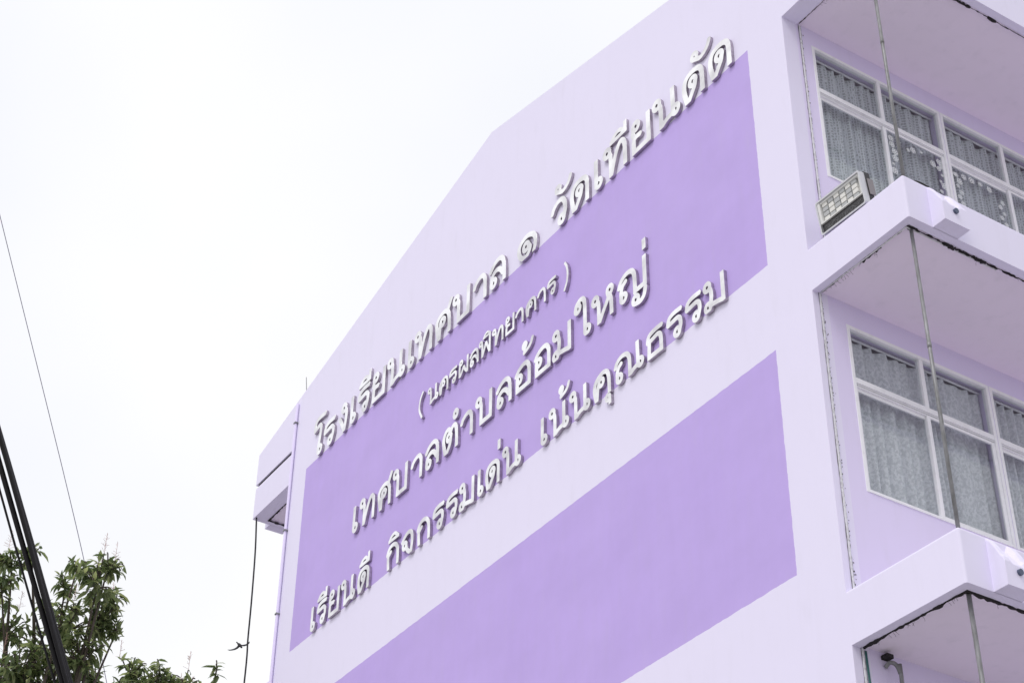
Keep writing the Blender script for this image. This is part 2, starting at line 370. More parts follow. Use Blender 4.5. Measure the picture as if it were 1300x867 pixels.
# ---------------------------------------------------------------- stainless Thai lettering
W0 = .172
def J(*strokes, loops=(), w=W0, lr=(.122, .13)):
    if w == W0:                                          # keep round tops level with the stems
        f = lambda p: (p[0], p[1] - .08 * min(1, max(0, (p[1] - .45) / .5)) if p[1] < 1.04 else p[1])
        strokes = [[f(p) for p in s] if len(s) > 2 else [(a, .088 if .07 <= b <= .08 else b) for a, b in s] for s in strokes]
    return dict(s=strokes, l=loops, w=w, lr=lr)
SM = dict(w=.15, lr=(.095, .10))
GL = {
 'ด': J([(-.25, -.05), (-.25, 0), (-.34, .40), (-.335, .70), (-.25, .90), (-.08, .985), (.13, .985), (.29, .90), (.36, .70), (.36, .3), (.36, -.05)], [(.095, .60), (.055, .38), (-.10, .17), (-.245, -.04)], loops=[(0, .586)]),
 'ต': J([(-.19, -.05), (-.195, 0), (-.31, .38), (-.325, .68), (-.20, .92), (-.04, .96), (.10, .80)], [(.10, .80), (.19, .93), (.32, .955), (.41, .80), (.455, .4), (.46, -.05)], [(.095, .57), (.05, .25), (-.19, -.04)], loops=[(0, .567)]),
 'ร': J([(.24, 1.02), (-.1, 1.03), (-.30, .98), (-.385, .87), (-.41, .68)], [(-.43, .685), (-.2, .715), (.04, .74), (.16, .62), (.175, .38), (.095, .18)], loops=[(0, .215)]),
 'โ': J([(.28, 1.49), (-.05, 1.52), (-.28, 1.50), (-.40, 1.38), (-.44, 1.12)], [(-.46, 1.12), (-.26, 1.17), (-.07, 1.20), (.0, 1.05), (-.04, .70), (-.095, .40), (-.095, .22)], loops=[(0, .235)]),
 'ง': J([(.095, .95), (.165, .75), (.175, .45), (.09, .03)], [(.10, .02), (-.09, .38), (-.27, .68)], loops=[(0, .93)]),
 'เ': J([(-.10, 1.06), (-.10, .20)], loops=[(0, .205)]),
 'ย': J([(-.09, .92), (-.13, .74), (-.04, .59), (.20, .555)], [(.0, .56), (-.10, .45), (-.105, .06)], [(-.18, .075), (.60, .075)], [(.525, .01), (.525, 1.06)], loops=[(0, .91)]),
 'น': J([(.095, .92), (.155, .7), (.155, -.01)], [(.12, .03), (.38, .16), (.70, .20)], [(.652, .2), (.652, 1.06)], loops=[(0, .915), (.745, .23)]),
 'ท': J([(.095, .92), (.155, .7), (.16, -.01)], [(.16, 0), (.29, .40), (.45, .80), (.60, .985), (.72, .94), (.78, .75), (.785, .4), (.785, -.01)], loops=[(0, .91)]),
 'ศ': J([(-.17, -.05), (-.17, 0), (-.29, .40), (-.33, .70), (-.22, .90), (.0, .985), (.18, .96), (.32, .80), (.38, .5), (.40, -.05)], [(-.095, .6), (-.14, .4), (-.17, -.04)], [(.27, .82), (.49, 1.21)], loops=[(0, .585)]),
 'ค': J([(-.24, -.05), (-.245, 0), (-.335, .35), (-.335, .62), (-.22, .84), (.0, .965), (.18, .975), (.33, .88), (.40, .65), (.42, .3), (.42, -.05)], [(-.095, .62), (-.18, .42), (-.245, -.04)], loops=[(0, .6)]),
 'บ': J([(.095, .92), (.155, .7), (.16, .05)], [(.085, .075), (.765, .075)], [(.69, .01), (.69, 1.06)], loops=[(0, .91)]),
 'า': J([(-.585, .66), (-.50, .83), (-.30, .955), (-.12, .94), (-.02, .76), (0, .5), (0, -.01)]),
 'ล': J([(-.18, .69), (0, .90), (.20, .985), (.36, .97), (.49, .83), (.545, .5), (.56, -.01)], [(-.095, .22), (-.08, .43), (.05, .57), (.22, .59), (.37, .48), (.50, .28)], loops=[(0, .205)]),
 '๑': J([(.11, .42), (.20, .25), (.10, .09), (-.09, .05), (-.28, .19), (-.36, .45), (-.25, .70), (.05, .80), (.33, .68), (.46, .45), (.46, .2), (.38, .0)], loops=[(0, .4)]),
 'ว': J([(-.45, .64), (-.37, .82), (-.18, .965), (.03, .95), (.15, .75), (.18, .42), (.095, .18)], loops=[(0, .2)]),
 'อ': J([(-.19, .66), (-.02, .87), (.24, .97), (.42, .92), (.52, .72), (.535, .4), (.535, .01)], [(.61, .075), (-.175, .075)], [(-.10, .01), (-.11, .30), (-.095, .47)], loops=[(0, .465)]),
 'ม': J([(.095, .88), (.155, .7), (.165, .42), (.09, .16)], [(.09, .20), (.40, .15), (.70, .08)], [(.68, .01), (.68, 1.05)], loops=[(0, .88), (-.005, .17)]),
 'ใ': J([(-.095, 1.14), (-.06, 1.31), (.10, 1.41), (.25, 1.39), (.335, 1.26), (.355, 1.0), (.355, .17)], loops=[(0, 1.16), (.455, .19)]),
 'ห': J([(.095, .91), (.16, .7), (.165, -.01)], [(.16, .0), (.36, .29), (.62, .68), (.61, .88)], [(.66, .74), (.755, .55), (.77, -.01)], loops=[(0, .895), (.705, .88)]),
 'ญ': J([(-.20, .63), (-.11, .85), (.08, .985), (.28, 1.0), (.44, .92), (.52, .7), (.535, .3), (.535, .01)], [(.13, .75), (-.03, .63), (-.10, .42), (-.095, .18)], [(.47, .075), (1.055, .075)], [(.985, .01), (.985, 1.06)], [(.54, -.345), (.76, -.385), (.93, -.28), (1.0, -.03)], loops=[(0, .19), (.545, -.22)]),
 'ณ': J([(-.20, .68), (-.11, .88), (.08, 1.0), (.28, 1.0), (.43, .92), (.52, .7), (.53, .3), (.53, -.01)], [(.12, .74), (-.03, .63), (-.10, .42), (-.095, .2)], [(.50, .02), (.74, .15), (1.0, .19)], [(.945, .22), (.93, 1.05)], loops=[(0, .21), (1.05, .22)]),
 'ก': J([(0, -.01), (-.04, .33), (-.04, .52), (.03, .62), (.14, .71)], [(-.115, .64), (-.03, .85), (.13, .97), (.33, .98), (.50, .88), (.61, .65), (.645, .3), (.645, -.01)], [(-.105, .655), (-.03, .50)]),
 'จ': J([(-.19, .67), (-.05, .85), (.15, .97), (.33, .97), (.46, .85), (.515, .5), (.46, .03)], [(.48, .03), (.28, .13), (.14, .30), (.095, .45)], loops=[(0, .455)]),
 'ธ': J([(.68, 1.0), (.38, 1.0), (.12, .96), (-.0, .86), (-.045, .64)], [(-.06, .645), (.2, .68), (.43, .74), (.56, .66), (.60, .45), (.60, .01)], [(-.075, .075), (.67, .075)], [(.0, .01), (.04, .66)]),
 'ผ': J([(-.095, .86), (-.13, .6), (-.11, -.01)], [(-.13, .0), (.10, .25), (.27, .56)], [(.27, .56), (.42, .25), (.65, .0)], [(.63, -.01), (.63, 1.06)], loops=[(0, .86)]),
 'พ': J([(.095, .92), (.155, .7), (.16, -.01)], [(.15, .0), (.36, .45), (.50, .86)], [(.50, .86), (.65, .45), (.86, .0)], [(.845, -.01), (.845, 1.06)], loops=[(0, .915)]),
 '(': J([(0, 1.27), (-.22, 1.0), (-.345, .62), (-.32, .2), (-.03, -.37)], w=.15),
 ')': J([(0, 1.25), (.17, .92), (.235, .45), (.16, 0), (-.06, -.42)], w=.15),
 'ี': J([(-.61, 1.15), (-.48, 1.29), (-.25, 1.34), (-.02, 1.18)], [(-.69, 1.145), (.065, 1.145)], [(0, 1.50), (0, 1.09)], w=.14),
 'ิ': J([(-.24, 1.15), (-.12, 1.30), (.12, 1.35), (.35, 1.18)], [(-.31, 1.145), (.43, 1.145)], w=.14),
 'ั': J([(.02, 1.23), (.22, 1.135), (.43, 1.21), (.55, 1.34), (.60, 1.47)], loops=[(0, 1.34)], **SM),
 '้': J([(-.07, 1.56), (.0, 1.40), (-.03, 1.28)], [(-.06, 1.27), (.22, 1.36), (.36, 1.48), (.43, 1.64)], loops=[(0, 1.55)], w=.14, lr=(.09, .098)),
 '่': J([(0, 1.64), (0, 1.27)]),
 'ุ': J([(.085, -.08), (.10, -.40)], loops=[(0, -.13)], w=.145, lr=(.09, .10)),
 'ํ': J(loops=[(0, 1.27)], w=.16, lr=(.108, .125)),
}
MARKS = {'ี': 'vowel_mark', 'ิ': 'vowel_mark', 'ั': 'vowel_mark', 'ุ': 'vowel_mark', 'ํ': 'vowel_mark', '้': 'tone_mark', '่': 'tone_mark'}
def sdf(gl, X, Z):
    d = np.full(X.shape, 9.)
    for s in gl['s']:
        P = [(p.x, p.y) for p in spline([(a, b, 0) for a, b in s], 7)]
        for i in range(len(P) - 1):
            ax, az = P[i]; bx, bz = P[i + 1]; vx, vz = bx - ax, bz - az; ll = vx * vx + vz * vz
            t = ((X - ax) * vx + (Z - az) * vz) / ll; tc_ = np.clip(t, 0, 1)
            dd = np.hypot(X - ax - tc_ * vx, Z - az - tc_ * vz) - gl['w'] / 2
            if i == 0: dd = np.where(t < 0, np.maximum(dd, -t * math.sqrt(ll)), dd)          # flat stroke ends
            if i == len(P) - 2: dd = np.where(t > 1, np.maximum(dd, (t - 1) * math.sqrt(ll)), dd)
            d = np.minimum(d, dd)
    rx, rz = gl['lr']
    for cx, cz in gl['l']:
        rr = np.hypot((X - cx) / rx, (Z - cz) / rz); d = np.minimum(d, np.abs(rr - 1) * (rx + rz) / 2 - min(gl['w'], .152) / 2)
    return d
def contours(gl):
    st = .011; xs = np.arange(-1.0, 1.6, st); zs = np.arange(-.62, 1.85, st)
    X, Z = np.meshgrid(xs, zs, indexing='ij'); d = sdf(gl, X, Z)
    base = not (gl['s'] and min(p[1] for s in gl['s'] for p in s) < -.2) and not (gl['l'] and min(c[1] for c in gl['l']) < 0)
    if base: d = np.maximum(d, .0 - Z)                                  # flat feet on the baseline
    d[np.abs(d) < 1e-6] = 1e-6
    ins = d < 0; seg = {}
    def e(i, j, ax):                                                    # zero crossing on a grid edge
        i2, j2 = (i + 1, j) if ax == 0 else (i, j + 1); t = d[i, j] / (d[i, j] - d[i2, j2])
        return (xs[i] + t * st * (ax == 0), zs[j] + t * st * (ax == 1))
    pts = {}; adj = {}
    cells = np.argwhere(ins[:-1, :-1].astype(int) + ins[1:, :-1] + ins[:-1, 1:] + ins[1:, 1:] > 0)
    for i, j in cells:
        c = [ins[i, j], ins[i + 1, j], ins[i + 1, j + 1], ins[i, j + 1]]
        if all(c): continue
        E = [(i, j, 0), (i + 1, j, 1), (i, j + 1, 0), (i, j, 1)]
        cr_ = [k_ for k_ in range(4) if c[k_] != c[(k_ + 1) % 4]]
        pr = [(cr_[0], cr_[1])] if len(cr_) == 2 else ([(0, 1), (2, 3)] if not c[0] else [(3, 0), (1, 2)])
        for a, b in pr:
            a, b = tuple(int(q) for q in E[a]), tuple(int(q) for q in E[b])
            for q in (a, b):
                if q not in pts: pts[q] = e(*q)
            adj.setdefault(a, []).append(b); adj.setdefault(b, []).append(a)
    loops = []; seen = set()
    for s in list(adj):
        if s in seen: continue
        lp = [s]; seen.add(s); cur = s
        while True:
            nx = [q for q in adj[cur] if q not in seen]
            if not nx: break
            cur = nx[0]; seen.add(cur); lp.append(cur)
        P = [pts[q] for q in lp]
        if len(P) < 8: continue
        keep = [P[0]]                                                   # drop nearly collinear points
        for a in range(1, len(P) - 1):
            p, q, r = keep[-1], P[a], P[a + 1]
            L_ = math.hypot(r[0] - p[0], r[1] - p[1]) + 1e-9
            if abs((r[0] - p[0]) * (q[1] - p[1]) - (r[1] - p[1]) * (q[0] - p[0])) / L_ > .0013 or math.hypot(q[0] - p[0], q[1] - p[1]) > .12: keep.append(q)
        keep.append(P[-1]); loops.append(keep)
    return loops
DEPTH = .038
def glyph_mesh(ch):
    cu = bpy.data.curves.new('g', 'CURVE'); cu.dimensions = '2D'; cu.fill_mode = 'BOTH'
    cu.extrude = DEPTH / 2 - .003; cu.bevel_depth = .003; cu.bevel_resolution = 1; cu.offset = -.003
    for lp in contours(GL[ch]):
        s = cu.splines.new('POLY'); s.points.add(len(lp) - 1); s.use_cyclic_u = True
        for p, q in zip(s.points, lp): p.co = (q[0], q[1], 0, 1)
    ob = bpy.data.objects.new('g', cu); COL.objects.link(ob)
    dg = bpy.context.evaluated_depsgraph_get(); dg.update()
    me = bpy.data.meshes.new_from_object(ob.evaluated_get(dg)); bpy.data.objects.remove(ob)
    me.transform(Matrix(((1, 0, 0, 0), (0, 0, -1, 0), (0, 1, 0, 0), (0, 0, 0, 1))))
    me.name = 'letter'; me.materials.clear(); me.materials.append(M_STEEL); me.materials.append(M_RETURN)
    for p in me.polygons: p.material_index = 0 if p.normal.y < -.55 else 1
    return me
ROWS = {1: [('โ', -9.922), ('ร', -9.606), ('ง', -9.234), ('เ', -8.95), ('ร', -8.619), ('ี', -8.526), ('ย', -8.337), ('น', -7.95), ('เ', -7.387), ('ท', -7.228), ('ศ', -6.6), ('บ', -6.278), ('า', -5.581), ('ล', -5.386), ('๑', -4.661), ('ว', -3.906), ('ั', -3.977), ('ด', -3.54), ('เ', -3.159), ('ท', -2.985), ('ี', -2.631), ('ย', -2.431), ('น', -2.04), ('ด', -1.401), ('ั', -1.351), ('ด', -0.947)],
 2: [('(', -7.013), ('น', -6.853), ('ค', -6.514), ('ร', -6.259), ('ผ', -6.097), ('ล', -5.842), ('พ', -5.644), ('ิ', -5.527), ('ท', -5.345), ('ย', -5.046), ('า', -4.723), ('ค', -4.556), ('า', -4.257), ('ร', -4.093), (')', -3.85)],
 3: [('เ', -8.652), ('ท', -8.48), ('ศ', -7.912), ('บ', -7.62), ('า', -6.986), ('ล', -6.802), ('ต', -6.324), ('ํ', -6.192), ('า', -5.815), ('บ', -5.661), ('ล', -5.187), ('อ', -4.782), ('้', -4.679), ('อ', -4.383), ('ม', -4.035), ('ใ', -3.607), ('ห', -3.274), ('ญ', -2.761), ('่', -2.38)],
 4: [('เ', -9.661), ('ร', -9.394), ('ี', -9.338), ('ย', -9.16), ('น', -8.848), ('ด', -8.324), ('ี', -8.212), ('ก', -7.681), ('ิ', -7.605), ('จ', -7.293), ('ก', -6.945), ('ร', -6.474), ('ร', -6.167), ('ม', -5.976), ('เ', -5.574), ('ด', -5.324), ('่', -5.196), ('น', -5.055), ('เ', -4.274), ('น', -4.117), ('้', -3.941), ('น', -3.721), ('ค', -3.2), ('ุ', -3.088), ('ณ', -2.876), ('ธ', -2.365), ('ร', -1.894), ('ร', -1.587), ('ม', -1.398)]}
BASE = {1: (14.832, 0, 0), 2: (13.945, -6.9, -.018 / 2.6), 3: (12.988, -8.7, -.034 / 5.6), 4: (12.012, -9.7, -.026 / 6.4)}
HT = {1: .435, 2: .24, 3: .385, 4: .345}
SLAB = {1: 'topmost and largest row of silver Thai letters, along the upper edge of the purple band', 2: 'smallest row of silver Thai letters, in brackets below the topmost row',
        3: 'silver Thai letters in a middle row wholly on the purple band, below the bracketed row', 4: 'lowest row of silver Thai letters, along the lower edge of the lettered purple band'}
MESH = {}
for rw, items in ROWS.items():
    b0, xr, sl = BASE[rw]; H = HT[rw]
    sg = tag(empty('sign_lettering', (items[0][1], 0, b0)), SLAB[rw], 'sign', 'rows of metal lettering on the gable')
    for ch, x in items:
        if ch not in MESH: MESH[ch] = glyph_mesh(ch)
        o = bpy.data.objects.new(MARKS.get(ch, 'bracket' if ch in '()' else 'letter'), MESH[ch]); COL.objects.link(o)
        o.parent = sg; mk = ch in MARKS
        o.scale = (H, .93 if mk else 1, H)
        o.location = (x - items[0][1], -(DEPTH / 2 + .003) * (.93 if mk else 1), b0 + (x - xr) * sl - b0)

# ---------------------------------------------------------------- pipes, conduits and cables on the building
def thing_mesh(name, bm, mat, label, cat, group=None, smooth=True):
    return tag(from_bm(name, bm, mat, None, smooth), label, cat, group)
# painted rain pipe up the far corner of the gable, with clips
bm = bmesh.new(); tube(bm, [(XL + .035, -.026, 0), (XL + .035, -.026, 16.20)], .022, 10)
pipe = thing_mesh('rain_pipe', bm, M_PIPE, 'thin lilac painted pipe running up the far left corner of the gable', 'pipe')
for z in (9.6, 11.0, 12.75, 14.05, 15.85):
    bm = bmesh.new(); box(bm, XL + .005, XL + .066, -.055, -.001, z, z + .022, .003); from_bm('clip', bm, M_GALV, pipe)
# steel poles at the balcony corners
def pole(x, y, z0, z1, r, label):
    bm = bmesh.new(); n = 10
    tube(bm, [(x, y, z0), (x, y, z1)], r, 10)
    o = thing_mesh('steel_pole', bm, M_GALV, label, 'pole', 'steel poles at the balcony corners')
    bm = bmesh.new(); zc = z0 + (z1 - z0) * .62; tube(bm, [(x, y, zc), (x, y, zc + .06)], r * 1.13, 10); from_bm('coupling', bm, M_GALV, o, True)
    bm = bmesh.new(); tube(bm, [(x, y, z1 - .012), (x, y, z1)], r * 2.1, 10); from_bm('flange', bm, M_GALV, o, True)
pole(1.125, .150, ZC[1] + .16, ZC[2] + .022, .0165, 'thin weathered steel pole standing on the upper balcony corner, in front of the lace curtains')
pole(1.125, .140, ZC[0] + .16, ZC[1] + .022, .0165, 'thin weathered steel pole standing on the lower balcony corner, in front of the damask curtains')
pole(1.125, .140, 4.3, ZC[0] + .022, .019, 'steel pole under the lowest balcony, cut by the bottom of the photo')
# conduits and grimy cables along the ceiling edges
def ragged(bm, pts, r, rnd, step=.03, jit=.006):
    P = [Vector(p) for p in pts]; o = []; rs = []
    for a, b in zip(P, P[1:]):
        n = max(2, int((b - a).length / step))
        for i in range(n):
            p = a.lerp(b, i / n); o.append(p + Vector((rnd.uniform(-jit, jit), rnd.uniform(-jit, jit), rnd.uniform(-jit, 0)))); rs.append(r * rnd.choice((.45, .6, .8, 1, 1.3)))
    o.append(P[-1]); rs.append(r); tube(bm, o, rs, 5)
def strands(bm, pts, n, rnd, ln, r=.0016):
    P = [Vector(p) for p in pts]
    for _ in range(n):
        i = rnd.randrange(len(P) - 1); p = P[i].lerp(P[i + 1], rnd.random()); q = [p]
        d = Vector((rnd.uniform(-1, 1), rnd.uniform(-.2, 1), rnd.uniform(-1, -.1))).normalized()
        for s in range(3):
            d = (d + Vector((rnd.uniform(-.6, .6), rnd.uniform(-.6, .6), rnd.uniform(-.6, .3)))).normalized(); q.append(q[-1] + d * ln * rnd.uniform(.15, .45))
        tube(bm, q, r, 4)
CLAB = ['dark dirty cable along the underside edges of the lowest balcony', 'dark frayed cable and white tube under the middle balcony edge', 'thin dark cable along the underside edge of the top eave']
for f in range(3):
    rnd = random.Random(40 + f); z = ZC[f]; sw = (.09, .075, .20)[f]
    path = [(.02, sw + .014, z + .004), (D - .105, sw + .014, z + .004), (D - .105, 3.0, z + .004), (D - .105, 9, z + .004)]
    bm = bmesh.new(); ragged(bm, path, (.017, .009, .005)[f], rnd, .03, (.006, .005, .003)[f])
    if f == 2:
        ragged(bm, [(D - .105, .9, z + .002), (D - .105, 1.5, z + .002)], .014, rnd); ragged(bm, [(D - .105, 1.75, z + .002), (D - .105, 1.86, z + .002)], .014, rnd)
    if f == 1:
        ragged(bm, [(D - .105, .5, z), (D - .105, 1.0, z)], .016, rnd, .02, .012); ragged(bm, [(D - .105, 1.5, z), (D - .105, 2.4, z)], .015, rnd, .02, .01)
        ragged(bm, [(.55, sw + .02, z), (.8, sw + .02, z)], .011, rnd, .02, .008)
    o = thing_mesh('cable', bm, M_GRIME, CLAB[f], 'cable', 'cables under the balcony edges')
    bm = bmesh.new(); strands(bm, path[:3], (40, 30, 10)[f], rnd, .055, .0011); from_bm('frayed_strand', bm, M_GRIME, o)
    if f == 1:
        bm = bmesh.new(); tube(bm, [(.0, sw + .006, z - .006), (D - .12, sw + .006, z - .006), (D - .12, 1.15, z - .006)], .0075, 6); from_bm('white_tube', bm, M_WHITEPVC, o, True)
bm = bmesh.new(); rnd = random.Random(77); ragged(bm, [(XL - .02, .215, ZC[2] + .003), (XL - D + .105, .215, ZC[2] + .003), (XL - D + .105, 8, ZC[2] + .003)], .014, rnd)
thing_mesh('cable', bm, M_GRIME, 'dark cable under the far left eave, above the hanging cable', 'cable', 'cables under the balcony edges')
VLAB = ['white conduit with teal wires on the wall below the lowest balcony', 'white vertical conduit with a ragged dark edge beside the lower floor window', 'white vertical conduit beside the upper floor window and the floodlight']
for f, (z0, z1) in enumerate(((4.3, ZC[0]), (ZC[0] + .2, ZC[1]), (ZC[1] + .2, ZC[2]))):
    y = (.10, .083, .228)[f]; rnd = random.Random(60 + f)
    bm = bmesh.new(); box(bm, .001, .014, y - .009, y + .009, z0, z1 - .004, .002)
    o = thing_mesh('conduit', bm, M_WHITEPVC, VLAB[f], 'conduit', 'conduits up the facade edge', False)
    bm = bmesh.new(); ragged(bm, [(.006, y + .014, z0), (.006, y + .014, z1)], .0032, rnd, .02, .002); ragged(bm, [(.004, y - .012, z0), (.004, y - .012, z1)], .0016, rnd, .05, .0015)
    for _ in range((10, 70, 14)[f]):
        zz = rnd.uniform(z0, z1); yy = y + .018 + abs(rnd.gauss(0, .012)); s = rnd.uniform(.0015, .006)
        box(bm, .0004, .0035, yy, yy + s, zz, zz + s * rnd.uniform(1, 3))
    from_bm('wire', bm, M_GRIME, o)  # ragged dark lines and specks along the conduit edges
    if f == 0:
        bm = bmesh.new()
        for q in (.022, .034): tube(bm, spline([(.012, y + q, z1 - .02), (.02, y + q + .01, z1 - .8), (.012, y + q, z1 - 2), (.012, y + q, z0)], 6), .005, 6)
        from_bm('teal_wire', bm, M_TEAL, o, True)
# goose-neck pipe with flange below the lowest balcony
bm = bmesh.new(); tube(bm, spline([(.01, .325, 7.765), (.05, .335, 7.79), (.09, .36, 7.765), (.105, .38, 7.69), (.108, .385, 7.55), (.108, .385, 5.2)], 8), .0175, 12)
o = thing_mesh('bent_pipe', bm, M_GALV, 'bent grey pipe fixed under the lowest balcony with a dark bracket', 'pipe')
bm = bmesh.new(); box(bm, .001, .075, .295, .365, 7.825, 7.86, .004); from_bm('bracket', bm, M_GRIME, o)
# cable hanging from the far eave corner
bm = bmesh.new(); tube(bm, spline([(-12.02, .03, 14.87), (-11.93, .03, 14.25), (-11.875, .03, 13.46), (-11.855, .03, 12.84), (-11.82, .03, 12.1), (-11.9, .03, 9), (-12.0, .03, 0)], 8), .013, 6)
thing_mesh('hanging_cable', bm, M_BLACK, 'dark cable hanging straight down from the far left eave corner', 'cable')
# thin rod on the roof edge
bm = bmesh.new(); tube(bm, [(-10.78, .10, 16.20), (-10.89, .10, 16.77)], [.009, .005], 6)
thing_mesh('roof_rod', bm, M_GALV, 'thin leaning metal rod on the left roof slope above the gable', 'rod')
# dark hose lying on the upper parapet
bm = bmesh.new(); tube(bm, spline([(D - .04, .16, ZC[1] + HB + .02), (D - .03, .24, ZC[1] + HB + .028), (D - .03, .36, ZC[1] + HB + .018), (D - .05, .44, ZC[1] + HB + .02)], 6), [.006] + [.014] * 16 + [.008, .006], 8)
thing_mesh('rag', bm, M_BLACK, 'black rag lying on the upper parapet next to the pole', 'rag')

# ---------------------------------------------------------------- floodlight on the upper parapet
fl = empty('floodlight', (.496, .032, 11.856)); fl.rotation_euler = (R_(9), R_(1.9), R_(-.4))
tag(fl, 'rectangular silver floodlight with a grid of pale modules, leaning on the upper balcony parapet', 'floodlight')
def rrect(w_, h_, r, n=5):
    o = []
    for cx, cz, a0 in ((w_ / 2 - r, h_ - r, 0), (-w_ / 2 + r, h_ - r, 90), (-w_ / 2 + r, r, 180), (w_ / 2 - r, r, 270)):
        for i in range(n + 1): a = R_(a0 + 90 * i / n); o.append((cx + r * math.cos(a), cz + r * math.sin(a)))
    return o
FW, FH = .593, .354
def ring_prism(bm, A, B, y0, y1):
    n = len(A); V = [[bm.verts.new((p[0], y, p[1])) for p in Q] for Q in (A, B) for y in (y0, y1)]
    a0, a1, b0, b1 = V
    for i in range(n):
        j = (i + 1) % n
        bm.faces.new((a0[i], a0[j], b0[j], b0[i])); bm.faces.new((a1[i], b1[i], b1[j], a1[j])); bm.faces.new((a0[i], a1[i], a1[j], a0[j])); bm.faces.new((b0[i], b0[j], b1[j], b1[i]))
bm = bmesh.new(); inner = [(x, z + .016) for x, z in rrect(FW - .032, FH - .032, .016)]
ring_prism(bm, rrect(FW, FH, .028), inner, -.035, .03); from_bm('frame', bm, new_mat('silver_frame', (.62, .62, .65), .35, .6), fl)
M_DARK = new_mat('dark_housing', (.05, .048, .055), .45)
bm = bmesh.new(); prism(bm, rrect(FW + .012, FH + .012, .03), 'y', .031, .085); [setattr(v.co, 'z', v.co.z - .006) for v in bm.verts]; from_bm('housing', bm, M_DARK, fl)
M_REFL = new_mat('white_reflector', (.80, .80, .79), .4)
bm = bmesh.new()
xa, xb, za, zb = -FW / 2 + .017, FW / 2 - .017, .115, FH - .017
prism(bm, [(za, -.030), (za, .029), (za + .012, .029), (za + .012, -.026)], 'x', xa, xb) if False else None
box(bm, xa, xb, -.028, .028, za, za + .012); box(bm, xa, xa + .03, -.028, .026, za + .012, zb); box(bm, xa + .03, xb, -.02, .026, zb - .02, zb); box(bm, xb - .02, xb, -.02, .026, za + .012, zb - .02); box(bm, xa + .03, xb - .02, .018, .027, za + .012, zb - .02)
from_bm('reflector', bm, M_REFL, fl)
M_MOD = new_mat('pale_module', (.82, .81, .78), .35); M_MODB = new_mat('clear_module', (.50, .51, .52), .2)
rnd = random.Random(5); i = 0
for cx in range(6):
    for rz in range(4):
        x = xa + .075 + cx * .078; z = za + .035 + rz * .050
        bm = bmesh.new(); box(bm, -.033, .033, -.010, .018, -.021, .021, .004); o = from_bm('lamp_module', bm, M_MODB if (cx % 2 == 0) == (rz % 3 > 0) else M_MOD, fl); o.location = (x, 0, z)
bm = bmesh.new(); box(bm, xa, xb, -.01, .026, .017, .112)
M_DW = new_mat('dark_window', (.02, .018, .022), .08, 0, .6); from_bm('dark_panel', bm, M_DW, fl)
rnd = random.Random(8); bm = bmesh.new(); strands(bm, [(-.25, -.014, .08), (.25, -.014, .08)], 60, rnd, .09, .0012); from_bm('cobweb', bm, M_GALV, fl)
bm = bmesh.new(); box(bm, FW / 2 + .008, FW / 2 + .016, .035, .105, .10, .27, .003); box(bm, -FW / 2 + .05, FW / 2 - .05, .10, .14, .03, .07, .004); from_bm('bracket', bm, new_mat('grey_bracket', (.30, .28, .29), .7, .3), fl)

# ---------------------------------------------------------------- overhead cables near the camera
def wire(name, a, b, sag, r, label, cat, group=None, mat=M_BLACK, n=24):
    A, B = Vector(a), Vector(b); P = [A.lerp(B, i / n) - Vector((0, 0, sag * 4 * (i / n) * (1 - i / n))) for i in range(n + 1)]
    bm = bmesh.new(); tube(bm, P, r, 8); return thing_mesh(name, bm, mat, label, cat, group)
A0, B0 = Vector((1.698, -7.238, 6.28)), Vector((1.345, -6.58, 5.29)); dr = (B0 - A0).normalized()
side = dr.cross(F).normalized(); rnd = random.Random(11)
offs = [(-.030, .0, .006), (-.020, .02, .007), (-.006, .0, .014), (.012, .015, .016), (.028, -.01, .012), (.020, -.03, .012)]
CB = ['outermost thin cable on the left side of the thick black cable bundle', 'second thin cable from the left in the thick black cable bundle', 'medium black cable left of the middle of the cable bundle',
      'thickest black cable in the middle of the cable bundle', 'black cable on the right side of the cable bundle', 'black cable just behind the right side of the cable bundle']
for (o1, o2, r), lb in zip(offs, CB):
    a = A0 - dr * 6 + side * (o1 * 1.1) + F * o2; b = B0 + dr * 4.2 + side * (o1 * 1.35 + rnd.uniform(-.006, .006)) + F * o2
    n = 30; P = []
    for i in range(n + 1):
        t = i / n; p = a.lerp(b, t) + side * (.008 * math.sin(9 * t + o1 * 200) + .004 * math.sin(23 * t + o1 * 90)); P.append(p - Vector((0, 0, .12 * 4 * t * (1 - t) - .10)))
    bm = bmesh.new(); tube(bm, P, r, 8); thing_mesh('power_cable', bm, M_BLACK, lb, 'cable', 'cables of the overhead bundle')
w1, w2, w3 = Vector((-15.53, -3.91, 21.49)), Vector((-17.68, -.91, 17.15)), Vector((-18.25, -.01, 15.48))
bm = bmesh.new(); tube(bm, spline([w1 + (w1 - w2) * 1.5, w1, w2, w3, w3 + (w3 - w2) * 4], 8), .0075, 6)
thing_mesh('thin_wire', bm, new_mat('grey_wire', (.30, .29, .38), .5), 'single thin grey wire crossing the white sky at the left', 'wire')

